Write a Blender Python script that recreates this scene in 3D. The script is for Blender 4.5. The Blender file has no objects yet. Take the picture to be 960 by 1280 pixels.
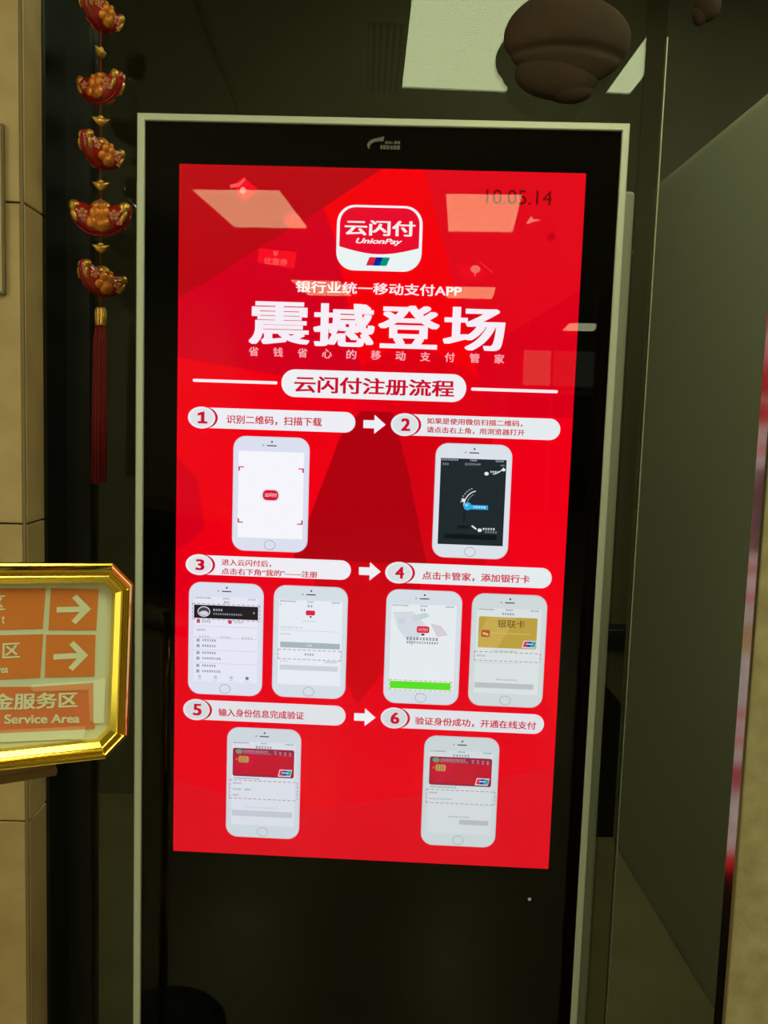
import bpy, bmesh, math, random
from mathutils import Vector, Matrix, Euler
S = bpy.context.scene
COL = S.collection
PI = math.pi
R = math.radians
EYE = 1.465                      # eye height; the camera stands over the world origin
CEIL = 3.195

# ------------------------------------------------------------ camera
cam = bpy.data.cameras.new('camera')
cam.sensor_fit = 'VERTICAL'; cam.sensor_height = 36.0; cam.lens = 36.0 * 1060 / 1280
cam.clip_start = 0.02
cam_o = bpy.data.objects.new('camera', cam); COL.objects.link(cam_o)
fwd = Vector((0.02671303, 0.99484889, -0.09778595)); up = Vector((-0.03044927, 0.09858525, 0.99466265))
right = fwd.cross(up).normalized(); up = right.cross(fwd).normalized(); fwd.normalize()
m3 = Matrix((right, up, -fwd)).transposed()
cam_o.matrix_world = Matrix.Translation((0, 0, EYE)) @ m3.to_4x4()
S.camera = cam_o

# ------------------------------------------------------------ world and exposure
w = bpy.data.worlds.new('world'); S.world = w; w.use_nodes = True
w.node_tree.nodes['Background'].inputs[0].default_value = (0.9, 1.0, 0.6, 1)
w.node_tree.nodes['Background'].inputs[1].default_value = 0.01
S.view_settings.view_transform = 'Standard'; S.view_settings.look = 'None'
S.view_settings.exposure = 0.0; S.view_settings.gamma = 1.0; S.view_settings.use_curve_mapping = False
LIGHT_COL = (0.90, 1.0, 0.56)    # the green-yellow of the ceiling panels
LIGHT_POW = 9.5
random.seed(7)

# ------------------------------------------------------------ materials
def s2l(c):
    return tuple((x / 255 / 12.92) if x / 255 <= 0.04045 else ((x / 255 + 0.055) / 1.055) ** 2.4 for x in c)
MATS = {}
def nt(name):
    m = bpy.data.materials.new(name); m.use_nodes = True
    m.node_tree.nodes.clear(); MATS[name] = m
    return m, m.node_tree.nodes, m.node_tree.links
def pbr(name, col, rough=0.5, metal=0.0, spec=0.5, noise=None, bump=None, coat=0.0, emit=None, rnoise=None):
    """noise=(scale, other colour, detail); bump=(scale, strength)"""
    m, n, l = nt(name)
    o = n.new('ShaderNodeOutputMaterial'); b = n.new('ShaderNodeBsdfPrincipled'); l.new(b.outputs[0], o.inputs[0])
    b.inputs['Base Color'].default_value = (*col, 1); b.inputs['Roughness'].default_value = rough
    b.inputs['Metallic'].default_value = metal; b.inputs['Specular IOR Level'].default_value = spec
    b.inputs['Coat Weight'].default_value = coat; b.inputs['Coat Roughness'].default_value = 0.08
    tc = n.new('ShaderNodeTexCoord')
    if noise:
        t = n.new('ShaderNodeTexNoise'); t.inputs['Scale'].default_value = noise[0]; t.inputs['Detail'].default_value = noise[2]
        l.new(tc.outputs['Object'], t.inputs['Vector'])
        r = n.new('ShaderNodeValToRGB'); r.color_ramp.elements[0].position = 0.32; r.color_ramp.elements[1].position = 0.68
        r.color_ramp.elements[0].color = (*col, 1); r.color_ramp.elements[1].color = (*noise[1], 1)
        l.new(t.outputs[0], r.inputs[0]); l.new(r.outputs[0], b.inputs['Base Color'])
    if rnoise:
        t = n.new('ShaderNodeTexNoise'); t.inputs['Scale'].default_value = rnoise[0]
        l.new(tc.outputs['Object'], t.inputs['Vector'])
        mr = n.new('ShaderNodeMapRange'); mr.inputs[3].default_value = rnoise[1]; mr.inputs[4].default_value = rnoise[2]
        l.new(t.outputs[0], mr.inputs[0]); l.new(mr.outputs[0], b.inputs['Roughness'])
    if bump:
        t = n.new('ShaderNodeTexNoise'); t.inputs['Scale'].default_value = bump[0]; t.inputs['Detail'].default_value = 4
        l.new(tc.outputs['Object'], t.inputs['Vector'])
        bp = n.new('ShaderNodeBump'); bp.inputs['Strength'].default_value = bump[1]; bp.inputs['Distance'].default_value = 0.002
        l.new(t.outputs[0], bp.inputs['Height']); l.new(bp.outputs[0], b.inputs['Normal'])
    if emit:
        b.inputs['Emission Color'].default_value = (*emit[0], 1); b.inputs['Emission Strength'].default_value = emit[1]
    return m
def emis(rgb, strength=1.0):
    """a lit display colour, given as the sRGB the display shows"""
    k = 'display_%d_%d_%d' % tuple(rgb)
    if k in MATS: return MATS[k]
    m, n, l = nt(k)
    o = n.new('ShaderNodeOutputMaterial'); e = n.new('ShaderNodeEmission')
    e.inputs[0].default_value = (*s2l(rgb), 1); e.inputs[1].default_value = strength
    l.new(e.outputs[0], o.inputs[0])
    return m
def lamp_mat(name, col, power):
    m, n, l = nt(name)
    o = n.new('ShaderNodeOutputMaterial'); e = n.new('ShaderNodeEmission')
    e.inputs[0].default_value = (*col, 1); e.inputs[1].default_value = power
    l.new(e.outputs[0], o.inputs[0])
    return m
def pane(name, tint, ior, rough=0.0):
    """thin sheet glass: each face mirrors by Fresnel and lets the rest straight through"""
    m, n, l = nt(name)
    o = n.new('ShaderNodeOutputMaterial'); mx = n.new('ShaderNodeMixShader')
    t = n.new('ShaderNodeBsdfTransparent'); g = n.new('ShaderNodeBsdfGlossy')
    t.inputs[0].default_value = (*tint, 1); g.inputs['Roughness'].default_value = rough
    f = n.new('ShaderNodeFresnel'); geo = n.new('ShaderNodeNewGeometry'); mi = n.new('ShaderNodeMix')
    mi.inputs[2].default_value = ior; mi.inputs[3].default_value = 1 / ior
    l.new(geo.outputs['Backfacing'], mi.inputs[0]); l.new(mi.outputs[0], f.inputs[0])
    l.new(f.outputs[0], mx.inputs[0]); l.new(t.outputs[0], mx.inputs[1]); l.new(g.outputs[0], mx.inputs[2])
    l.new(mx.outputs[0], o.inputs[0])
    return m

stone_l = pbr('beige_stone', (0.56, 0.37, 0.19), 0.30, noise=(9, (0.45, 0.285, 0.14), 8), bump=(60, 0.15), spec=0.4)
stone_r = pbr('speckled_stone', (0.42, 0.33, 0.19), 0.45, noise=(38, (0.31, 0.23, 0.125), 10), bump=(220, 0.4), spec=0.4)
mortar = pbr('joint_filler', (0.13, 0.095, 0.05), 0.9)
black_polish = pbr('black_polished_stone', (0.008, 0.008, 0.006), 0.12, spec=0.6)
black_metal = pbr('black_painted_metal', (0.006, 0.005, 0.004), 0.45)
alu = pbr('brushed_aluminium', (0.62, 0.62, 0.54), 0.42, metal=0.35, bump=(300, 0.05))
housing_m = pbr('grey_painted_steel', (0.26, 0.26, 0.20), 0.5)
bezel_black = pbr('black_bezel', (0.0015, 0.0013, 0.0010), 0.6, spec=0.0)
front_glass_m = pane('display_cover_glass', (1, 1, 1), 1.27)
back_glass_m = pane('tinted_window_glass', (0.80, 0.82, 0.76), 1.46)
clear_strip_m = pane('clear_seal', (0.82, 0.82, 0.76), 1.02)
edge_m = pbr('glass_edge', (0.55, 0.55, 0.42), 0.3)
steel = pbr('dark_mirror_steel', (0.36, 0.29, 0.24), 0.16, metal=1.0, noise=(30, (0.28, 0.21, 0.17), 3))
wall_paint = pbr('off_white_paint', (0.42, 0.40, 0.33), 0.8)
dark_paint = pbr('dark_brown_paint', (0.066, 0.058, 0.036), 0.7, noise=(2.0, (0.090, 0.078, 0.047), 3))
ceil_m = pbr('ceiling_board', (0.46, 0.44, 0.36), 0.85)
floor_m = pbr('polished_floor', (0.36, 0.30, 0.17), 0.25, noise=(4, (0.30, 0.24, 0.135), 6))
frost_m = pbr('frosted_board', (0.27, 0.285, 0.22), 0.75, noise=(260, (0.34, 0.345, 0.27), 8), bump=(420, 0.8))
_n, _l = frost_m.node_tree.nodes, frost_m.node_tree.links
_mx = _n.new('ShaderNodeMixShader'); _mx.inputs[0].default_value = 0.62; _tl = _n.new('ShaderNodeBsdfTranslucent'); _tl.inputs[0].default_value = (0.72, 0.72, 0.62, 1)
_o = next(q for q in _n if q.type == 'OUTPUT_MATERIAL'); _l.new(_o.inputs[0].links[0].from_socket, _mx.inputs[1]); _l.new(_tl.outputs[0], _mx.inputs[2]); _l.new(_mx.outputs[0], _o.inputs[0])
lamp_m = lamp_mat('ceiling_panel_light', LIGHT_COL, LIGHT_POW)
white_metal = pbr('white_metal', (0.5, 0.5, 0.45), 0.5)
dark_gap = pbr('dark_gap', (0.004, 0.004, 0.003), 0.9)
gold_frame = pbr('gilded_frame', (0.95, 0.66, 0.10), 0.13, metal=1.0, rnoise=(25, 0.09, 0.18))
paper_m = pbr('pale_paper', (0.80, 0.80, 0.62), 0.5, noise=(6, (0.74, 0.74, 0.57), 3))
orange_m = pbr('orange_print', (0.90, 0.26, 0.055), 0.35, noise=(5, (0.80, 0.22, 0.05), 3))
orange2_m = pbr('orange_red_print', (0.92, 0.25, 0.10), 0.35, noise=(5, (0.84, 0.21, 0.08), 3))
print_m = pbr('pale_print', (0.85, 0.82, 0.60), 0.45)
tape_m = pane('sticky_tape', (0.93, 0.93, 0.92), 1.45, 0.25)
_n, _l = tape_m.node_tree.nodes, tape_m.node_tree.links
_mx = _n.new('ShaderNodeMixShader'); _mx.inputs[0].default_value = 0.22; _df = _n.new('ShaderNodeBsdfDiffuse'); _df.inputs[0].default_value = (0.9, 0.85, 0.72, 1)
_o = next(q for q in _n if q.type == 'OUTPUT_MATERIAL'); _l.new(_o.inputs[0].links[0].from_socket, _mx.inputs[1]); _l.new(_df.outputs[0], _mx.inputs[2]); _l.new(_mx.outputs[0], _o.inputs[0])
red_plastic = pbr('red_foil_plastic', (0.42, 0.008, 0.008), 0.22, coat=0.6, noise=(80, (0.28, 0.006, 0.006), 3))
gold_foil = pbr('gold_foil', (0.72, 0.46, 0.09), 0.30, metal=0.7, noise=(110, (0.50, 0.16, 0.03), 3), bump=(150, 0.5))
orange_gold = pbr('orange_gold_foil', (0.72, 0.20, 0.02), 0.35, metal=0.35, bump=(150, 0.5))
pink_foil = pbr('pink_gold_foil', (0.70, 0.20, 0.12), 0.35, metal=0.3)
red_cord = pbr('red_cord', (0.30, 0.01, 0.012), 0.7)
tassel_m = pbr('red_tassel_thread', (0.28, 0.004, 0.006), 0.65, noise=(200, (0.18, 0.003, 0.004), 2))
plush_m = pbr('brown_plush', (0.052, 0.021, 0.008), 0.9, noise=(14, (0.036, 0.016, 0.007), 6), bump=(90, 0.6))
led_m = emis((120, 130, 125))

# ------------------------------------------------------------ mesh helpers
class MB:
    def __init__(s): s.v = []; s.f = []; s.mi = []; s.mats = []; s.sm = []
    def m(s, mat):
        if mat not in s.mats: s.mats.append(mat)
        return s.mats.index(mat)
    def add(s, vs, fs, mat, smooth=False):
        k = len(s.v); s.v += [tuple(v) for v in vs]; i = s.m(mat)
        for f in fs: s.f.append([k + a for a in f]); s.mi.append(i); s.sm.append(smooth)
        return s
    def box(s, x0, y0, z0, x1, y1, z1, mat):
        vs = [(x, y, z) for x in (x0, x1) for y in (y0, y1) for z in (z0, z1)]
        return s.add(vs, [(0, 1, 3, 2), (4, 6, 7, 5), (0, 4, 5, 1), (2, 3, 7, 6), (0, 2, 6, 4), (1, 5, 7, 3)], mat)
    def bbox(s, x0, y0, z0, x1, y1, z1, mat, c=0.003):
        """box with its edges cut off at 45 degrees"""
        bm = bmesh.new(); bmesh.ops.create_cube(bm, size=1)
        for v in bm.verts: v.co = Vector(((x0 + x1) / 2 + v.co.x * (x1 - x0), (y0 + y1) / 2 + v.co.y * (y1 - y0), (z0 + z1) / 2 + v.co.z * (z1 - z0)))
        bmesh.ops.bevel(bm, geom=bm.edges[:], offset=c, segments=2, affect='EDGES', profile=0.5)
        bm.verts.index_update()
        s.add([v.co[:] for v in bm.verts], [[v.index for v in f.verts] for f in bm.faces], mat); bm.free(); return s
    def tube(s, pts, r, mat, n=10, closed_ends=True):
        pts = [Vector(p) for p in pts]; rs = r if isinstance(r, (list, tuple)) else [r] * len(pts)
        k0 = []; vs = []; fs = []
        a = None
        for i, p in enumerate(pts):
            d = (pts[min(i + 1, len(pts) - 1)] - pts[max(i - 1, 0)]).normalized()
            if a is None: a = d.orthogonal().normalized()
            a = (a - d * a.dot(d)).normalized(); b = d.cross(a)
            for j in range(n):
                t = 2 * PI * j / n; vs.append(p + (a * math.cos(t) + b * math.sin(t)) * rs[i])
        for i in range(len(pts) - 1):
            for j in range(n): fs.append((i * n + j, i * n + (j + 1) % n, (i + 1) * n + (j + 1) % n, (i + 1) * n + j))
        if closed_ends: fs.append(tuple(range(n))[::-1]); fs.append(tuple((len(pts) - 1) * n + j for j in range(n)))
        return s.add(vs, fs, mat, True)
    def ball(s, c, r, mat, fn=None, nu=20, nv=12, M=None):
        rx, ry, rz = r if isinstance(r, (list, tuple)) else (r, r, r)
        vs = []; fs = []
        for i in range(nv + 1):
            ph = PI * i / nv - PI / 2
            for j in range(nu):
                t = 2 * PI * j / nu; p = Vector((rx * math.cos(ph) * math.cos(t), ry * math.cos(ph) * math.sin(t), rz * math.sin(ph)))
                if fn: p = fn(p)
                if M: p = M @ p
                vs.append(p + Vector(c))
        for i in range(nv):
            for j in range(nu): fs.append((i * nu + j, i * nu + (j + 1) % nu, (i + 1) * nu + (j + 1) % nu, (i + 1) * nu + j))
        return s.add(vs, fs, mat, True)
    def build(s, name, parent=None, loc=None, rot=None):
        me = bpy.data.meshes.new(name); me.from_pydata(s.v, [], s.f)
        for m_ in s.mats: me.materials.append(m_)
        me.polygons.foreach_set('material_index', s.mi); me.polygons.foreach_set('use_smooth', s.sm); me.update()
        return link(name, me, parent, loc, rot)
def link(name, me, parent=None, loc=None, rot=None):
    o = bpy.data.objects.new(name, me); COL.objects.link(o)
    if parent: o.parent = parent
    if loc: o.location = loc
    if rot: o.rotation_euler = rot
    return o
def tag(o, label=None, cat=None, group=None, kind=None):
    if label: o['label'] = label
    if cat: o['category'] = cat
    if group: o['group'] = group
    if kind: o['kind'] = kind
    return o
def empty(name, loc, rot=(0, 0, 0)):
    return link(name, None, None, loc, rot)
def struct(o): o['kind'] = 'structure'; return o
def boxo(name, a, b, mat, parent=None, bev=0):
    mb = MB(); (mb.bbox(*a, *b, mat, bev) if bev else mb.box(*a, *b, mat))
    return mb.build(name, parent)

_tc = {}
def glyphs(txt, bold=0.0, shear=0.0, spacing=1.0):
    """text as a flat triangulated mesh: verts (x, y) in a unit box, faces"""
    k = (txt, bold, shear, spacing)
    if k in _tc: return _tc[k]
    c = bpy.data.curves.new('t', 'FONT'); c.body = txt; c.shear = shear; c.space_character = spacing
    o = bpy.data.objects.new('t', c); COL.objects.link(o); bpy.context.view_layer.update()
    me = bpy.data.meshes.new_from_object(o.evaluated_get(bpy.context.evaluated_depsgraph_get()))
    vs = [(v.co.x, v.co.y) for v in me.vertices]; fs = [tuple(p.vertices) for p in me.polygons]
    bpy.data.objects.remove(o); bpy.data.curves.remove(c); bpy.data.meshes.remove(me)
    if bold:
        V = []; F = []
        for a in range(8):
            dx = bold * (1, 1, 0, -1, -1, -1, 0, 1)[a]; dy = bold * 0.6 * (0, 1, 1, 1, 0, -1, -1, -1)[a]; k0 = len(V)
            V += [(x + dx, y + dy, a) for x, y in vs]; F += [tuple(i + k0 for i in f) for f in fs]
        vs, fs = V, F
    else: vs = [(x, y, 0) for x, y in vs]
    x0 = min(v[0] for v in vs); x1 = max(v[0] for v in vs); y0 = min(v[1] for v in vs); y1 = max(v[1] for v in vs)
    vs = [((v[0] - x0) / (x1 - x0), (v[1] - y0) / max(y1 - y0, 1e-6), v[2]) for v in vs]
    _tc[k] = (vs, fs); return _tc[k]

# ------------------------------------------------------------ the setting
struct(boxo('floor', (-3.0, -13.2, -0.1), (3.6, 3.4, 0), floor_m))
struct(boxo('ceiling', (-3.0, -13.2, CEIL), (3.6, 3.4, CEIL + 0.1), ceil_m))
struct(boxo('wall_rear', (-3.0, -13.3, 0), (3.6, -13.2, CEIL), wall_paint))
struct(boxo('wall_side_left', (-3.1, -13.2, 0), (-3.0, 3.4, CEIL), wall_paint))
struct(boxo('wall_side_right', (3.6, -13.2, 0), (3.7, 3.4, CEIL), wall_paint))
struct(boxo('wall_behind_glass', (-3.0, 3.24, 0), (3.6, 3.34, CEIL), dark_paint))
struct(boxo('ceiling_bulkhead', (-3.0, -1.3, CEIL - 0.02), (-0.755, 1.60, CEIL), wall_paint)).name = 'trim_1'

# left pillar: core with stone tiles, each tile its own piece
ZJ = [0.0, 0.096, 0.681, 1.264, 1.851, 2.436, 3.021, CEIL]
wl = struct(boxo('wall_left', (-3.0, 1.612, 0), (-0.640, 1.83, CEIL), mortar))
tile_cache = {}
def stone_tile(x0, y0, z0, x1, y1, z1, mat, parent):
    g = 0.0012
    dims = (round(x1 - x0, 4), round(y1 - y0, 4), round(z1 - z0, 4), mat.name)
    if dims not in tile_cache:
        hx, hy, hz = (x1 - x0) / 2, (y1 - y0) / 2, (z1 - z0) / 2
        o = MB().bbox(-hx, -hy, -hz, hx, hy, hz, mat, 0.0018).build('stone_tile', parent)
        tile_cache[dims] = o.data
    else:
        o = link('stone_tile', tile_cache[dims], parent)
    o.location = ((x0 + x1) / 2, (y0 + y1) / 2, (z0 + z1) / 2)
    return o
G = 0.0016
for z0, z1 in zip(ZJ[:-1], ZJ[1:]):
    xr = -0.634
    for k in range(4):
        stone_tile(xr - 0.585 + G, 1.60, z0 + G, xr - G, 1.612, z1 - G, stone_l, wl); xr -= 0.588
    stone_tile(-0.640, 1.6035, z0 + G, -0.628, 1.690, z1 - G, stone_l, wl)
boxo('corner_bead', (-0.6345, 1.5985, 0), (-0.6295, 1.6035, CEIL), pbr('stone_corner', (0.22, 0.15, 0.075), 0.6), wl)
# dark polished reveal and black window frame
jl = struct(boxo('trim_2', (-0.66, 1.691, 0), (-0.622, 1.80, CEIL), black_polish))
win = struct(MB().box(-0.622, 1.80, 0, -0.574, 1.86, CEIL, black_metal)
             .box(-0.622, 1.80, 3.12, 0.60, 1.86, CEIL, black_metal)
             .box(-0.574, 1.80, 0, 0.60, 1.86, 0.05, black_metal).build('window_1'))
boxo('window_pane', (-0.574, 1.818, 0.05), (0.556, 1.828, 3.12), back_glass_m, win)
boxo('edge_seal', (0.556, 1.820, 0.05), (0.5985, 1.826, 3.12), clear_strip_m, win)
boxo('polished_glass_edge', (0.5985, 1.817, 0.05), (0.6012, 1.829, 2.285), edge_m, win)
# the partition that runs back beside the window
part = struct(boxo('wall_partition', (0.95, 1.02, 0), (0.962, 2.93, 2.30), frost_m))
# right wing wall: speckled stone slabs with a mirror steel edge trim
wr = struct(boxo('wall_right', (0.484, 0.975, 0), (2.6, 1.0, 1.80), mortar))
for z0, z1 in zip([0.0, 0.35], [0.35, 1.80]):
    x = 0.4640
    for k in range(4):
        stone_tile(x + (G if k else 0), 0.962, z0 + G, x + 0.585 - G, 0.975, z1 - G, stone_r, wr); x += 0.588
tr = struct(MB().bbox(0.4600, 0.960, 0, 0.4635, 0.984, 1.80, steel, 0.0008).build('trim_3'))

t = tag(empty('wall_notice', (-0.810, 1.5945, 1.685)), 'pale notice board on the stone pillar above the gold framed sign', 'notice')
MB().bbox(-0.150, -0.004, 0, 0.150, 0.0045, 0.30, pbr('notice_frame', (0.16, 0.11, 0.05), 0.5), 0.002).build('notice_frame', t)
boxo('notice_sheet', (-0.145, -0.0046, 0.005), (0.145, -0.0040, 0.295), pbr('notice_sheet', (0.52, 0.38, 0.21), 0.5), t)
# ------------------------------------------------------------ ceiling fittings
def ceiling_light(x0, y0, x1, y1, label, name='ceiling_light', z=CEIL, group='ceiling panel lights', mat=None):
    cx, cy = (x0 + x1) / 2, (y0 + y1) / 2; hx, hy = (x1 - x0) / 2, (y1 - y0) / 2
    t = tag(empty(name, (cx, cy, z - 0.004)), label, 'ceiling light', group)
    f = 0.012
    MB().box(-hx - f, -hy - f, -0.012, hx + f, -hy, 0.004, white_metal).box(-hx - f, hy, -0.012, hx + f, hy + f, 0.004, white_metal)\
        .box(-hx - f, -hy, -0.012, -hx, hy, 0.004, white_metal).box(hx, -hy, -0.012, hx + f, hy, 0.004, white_metal).build('light_frame', t)
    MB().box(-hx, -hy, -0.008, hx, hy, 0.0, mat or lamp_m).build('diffuser', t)
    return t
ceiling_light(0.140, -0.82, 0.714, 0.58, 'ceiling panel light mirrored large in the glass beside the big brown plush hanging')
ceiling_light(-0.02, -4.62, 0.53, -3.44, 'ceiling panel light mirrored on the screen beside the app emblem, over the clock digits')
ceiling_light(-1.90, -4.57, -1.24, -3.38, 'ceiling panel light mirrored as a slanting pale patch above the red coupon scrap')
ceiling_light(-1.93, -8.34, -1.34, -7.17, 'ceiling panel light mirrored thinly over the first words of the line above the big title')
ceiling_light(-0.10, -8.34, 0.49, -7.42, 'ceiling panel light mirrored beside the letters APP on the screen')
ceiling_light(1.75, -11.60, 2.25, -10.55, 'ceiling panel light mirrored half on the screen and half on its black bezel')
ceiling_light(1.80, -0.82, 2.40, 0.38, 'ceiling panel light over the speckled stone wing wall')
ceiling_light(-2.60, -1.0, -2.0, 0.2, 'ceiling panel light over the left stone pillar', z=CEIL - 0.02)
ceiling_light(0.10, 2.20, 0.70, 2.80, 'ceiling panel light in the dark space behind the glass', mat=lamp_mat('dim_panel_light', LIGHT_COL, 3.2))
ceiling_light(1.15, 1.30, 1.75, 1.90, 'ceiling panel light behind the frosted partition')
ceiling_light(1.163, -0.775, 1.285, 0.42, 'narrow ceiling strip light mirrored between the brown plush and the glass edge', 'strip_light')
vt = tag(empty('air_vent', (0.062, -0.56, CEIL)), 'slatted ceiling air vent mirrored in the glass beside the bright light panel', 'vent')
boxo('vent_backing', (-0.098, -0.375, -0.004), (0.072, 0.375, 0.0), dark_gap, vt)
for k in range(6):
    x = -0.092 + k * 0.0295
    MB().add([(x, -0.37, -0.006), (x + 0.004, -0.37, -0.016), (x + 0.015, -0.37, -0.016), (x + 0.011, -0.37, -0.006),
              (x, 0.37, -0.006), (x + 0.004, 0.37, -0.016), (x + 0.015, 0.37, -0.016), (x + 0.011, 0.37, -0.006)],
             [(0, 1, 2, 3), (7, 6, 5, 4), (0, 4, 5, 1), (1, 5, 6, 2), (2, 6, 7, 3), (3, 7, 4, 0)], ceil_m).build('slat', vt)

# ------------------------------------------------------------ the kiosk
K = tag(empty('display_kiosk', (0.0160, 1.4762, 0), (0, 0, R(-3.3))),
        'tall black advertising kiosk with silver rim and glowing red screen', 'kiosk')
SW, SH, ZT = 0.685, 1.218, 1.90
L_ = 0.00012                                             # thickness of one print layer on the display
def AX(a): return -SW / 2 + a / 1080 * SW
def AZ(b): return ZT - b / 1920 * SH
boxo('casing', (-0.4005, 0.006, 0.10), (0.3985, 0.048, 1.969), housing_m, K)
boxo('rear_housing', (-0.431, 0.040, 0.02), (0.4355, 0.115, 1.885), housing_m, K, 0.006)
fr = MB()
fo = (-0.4140, 0.4098, 1.9805, 0.085); fi = (-0.4012, 0.3975, 1.9685, 0.100)
def rim(mb, o, i, yf, yb, mat):
    ox0, ox1, oz1, oz0 = o; ix0, ix1, iz1, iz0 = i; c = 0.0015
    O = [(ox0, oz0), (ox1, oz0), (ox1, oz1), (ox0, oz1)]; I = [(ix0, iz0), (ix1, iz0), (ix1, iz1), (ix0, iz1)]
    sg = [(-1, -1), (1, -1), (1, 1), (-1, 1)]
    rings = [[(x, yb, z) for x, z in O], [(x, yf + c, z) for x, z in O], [(x - sx * c, yf, z - sz * c) for (x, z), (sx, sz) in zip(O, sg)],
             [(x + sx * c, yf, z + sz * c) for (x, z), (sx, sz) in zip(I, sg)], [(x, yf + c, z) for x, z in I], [(x, yb, z) for x, z in I]]
    vs = [p for r in rings for p in r]; fs = []
    n = len(rings)
    for a in range(n):
        b = (a + 1) % n
        for k in range(4): fs.append((a * 4 + k, a * 4 + (k + 1) % 4, b * 4 + (k + 1) % 4, b * 4 + k))
    mb.add(vs, fs, mat)
rim(fr, fo, fi, -0.0045, 0.045, alu)
fr.build('silver_rim', K)
boxo('black_bezel', (-0.4010, 0.0006, 0.100), (0.3973, 0.006, 1.9683), bezel_black, K)
boxo('front_glass', (-0.4010, -0.0040, 0.100), (0.3973, -0.0020, 1.9683), front_glass_m, K)
boxo('base_plate', (-0.46, -0.16, 0.0), (0.46, 0.24, 0.022), black_metal, K, 0.004)
MB().ball((AX(1031), -0.0006, 0.623), (0.0032, 0.0008, 0.0032), led_m, nu=14, nv=6).build('indicator_light', K)
# emblem printed on the top bezel
lg = MB()
def AP(mb, pts, lay, mat):                               # polygon in poster units
    mb.add([(AX(a), -L_ * lay, AZ(b)) for a, b in pts], [tuple(range(len(pts)))], mat)
emb = pbr('grey_emblem_print', (0.16, 0.16, 0.13), 0.5)
sw_o = [(507, -48), (502, -54), (500, -61), (506, -70), (517, -76), (532, -79), (545, -83)]
sw_i = [(543, -70), (532, -70), (520, -68), (511, -63), (507, -57)]
for k in range(len(sw_o) - 1):
    a = sw_o[k]; b = sw_o[k + 1]; q = len(sw_i) - 1
    ia = sw_i[max(0, q - k)]; ib = sw_i[max(0, q - k - 1)]
    lg.add([(AX(x), 0.0004, AZ(y)) for x, y in (a, b, ib, ia)], [(0, 1, 2, 3)], emb)
for (x0, y0, x1, y1) in ((548, -70, 556, -64), (558, -70, 564, -64), (566, -67, 569, -65), (572, -71, 579, -64), (581, -71, 587, -64),
                         (536, -60, 541, -50), (543, -60, 551, -50), (553, -60, 559, -50), (562, -59, 569, -50), (571, -60, 577, -50), (579, -60, 587, -50)):
    lg.add([(AX(x), 0.0004, AZ(y)) for x, y in ((x0, y0), (x1, y0), (x1, y1), (x0, y1))], [(0, 1, 2, 3)], emb)
    lg.add([(AX(x), 0.0003, AZ(y)) for x, y in ((x0 + 2, y0 + 3), (x1 - 2, y0 + 3), (x1 - 2, y0 + 4.5), (x0 + 2, y0 + 4.5))], [(0, 1, 2, 3)], bezel_black)
lg.build('maker_emblem', K)

# the display picture, in poster units of 1080 x 1920
WHITE = (238, 240, 246); RED = (200, 10, 40)
def art(name, mb, parent): return mb.build(name, parent)
def rrect(x0, y0, x1, y1, r, n=8):
    rx = r; ry = r
    p = []
    for cx, cy, a0 in ((x1 - rx, y0 + ry, -90), (x1 - rx, y1 - ry, 0), (x0 + rx, y1 - ry, 90), (x0 + rx, y0 + ry, 180)):
        for k in range(n + 1):
            t = R(a0 + 90 * k / n); p.append((cx + rx * math.cos(t), cy + ry * math.sin(t)))
    return p
def rect(x0, y0, x1, y1): return [(x0, y0), (x1, y0), (x1, y1), (x0, y1)]
def ell(cx, cy, rx, ry, n=28): return [(cx + rx * math.cos(2 * PI * k / n), cy + ry * math.sin(2 * PI * k / n)) for k in range(n)]
def ring(mb, cx, cy, rx, ry, w_, lay, mat, a0=0, a1=360, n=28):
    vs = []; fs = []
    for k in range(n + 1):
        t = R(a0 + (a1 - a0) * k / n)
        for q in (0, w_): vs.append((AX(cx + (rx - q) * math.cos(t)), -L_ * lay, AZ(cy + (ry - q) * math.sin(t))))
    for k in range(n): fs.append((2 * k, 2 * k + 1, 2 * k + 3, 2 * k + 2))
    mb.add(vs, fs, mat)
def text(mb, txt, x0, y0, x1, y1, lay, mat, bold=0.0, shear=0.0, spacing=1.0, skew=0.0):
    vs, fs = glyphs(txt, bold, shear, spacing)
    mb.add([(AX(x0 + u * (x1 - x0)), -L_ * lay, AZ(y1 - v * (y1 - y0) + skew * u)) for u, v, q in vs], fs, mat)
def dash_h(mb, x0, x1, y, lay, mat, d=9, g=5, w_=1.6):
    x = x0
    while x < x1: AP(mb, rect(x, y, min(x + d, x1), y + w_), lay, mat); x += d + g
def dash_v(mb, x, y0, y1, lay, mat, d=7, g=4, w_=1.6):
    y = y0
    while y < y1: AP(mb, rect(x, y, x + w_, min(y + d, y1)), lay, mat); y += d + g
def dash_box(mb, x0, y0, x1, y1, lay, mat):
    dash_h(mb, x0, x1, y0, lay, mat); dash_h(mb, x0, x1, y1, lay, mat); dash_v(mb, x0, y0, y1, lay, mat); dash_v(mb, x1, y0, y1, lay, mat)
rnd = random.Random(5)
def scribble(mb, x0, x1, y, h, lay, mat, cw=None):
    """a line of print too small to read in the photograph"""
    cw = cw or h * 0.95; x = x0
    while x + cw * 0.8 < x1:
        j = rnd.random() * h * 0.3
        AP(mb, rect(x, y + j * 0.4, x + cw * 0.72, y + h * 0.28 + j * 0.4), lay, mat)
        AP(mb, rect(x + cw * 0.08, y + h * 0.66, x + cw * 0.74, y + h * 0.92), lay, mat)
        AP(mb, rect(x + cw * (0.2 + 0.3 * rnd.random()), y, x + cw * 0.55, y + h), lay, mat)
        x += cw
scr = MB(); AP(scr, rect(0, 0, 1080, 1920), 0.5, emis((232, 0, 24)))
screen = art('screen_panel', scr, K)
fac = MB()
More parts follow.
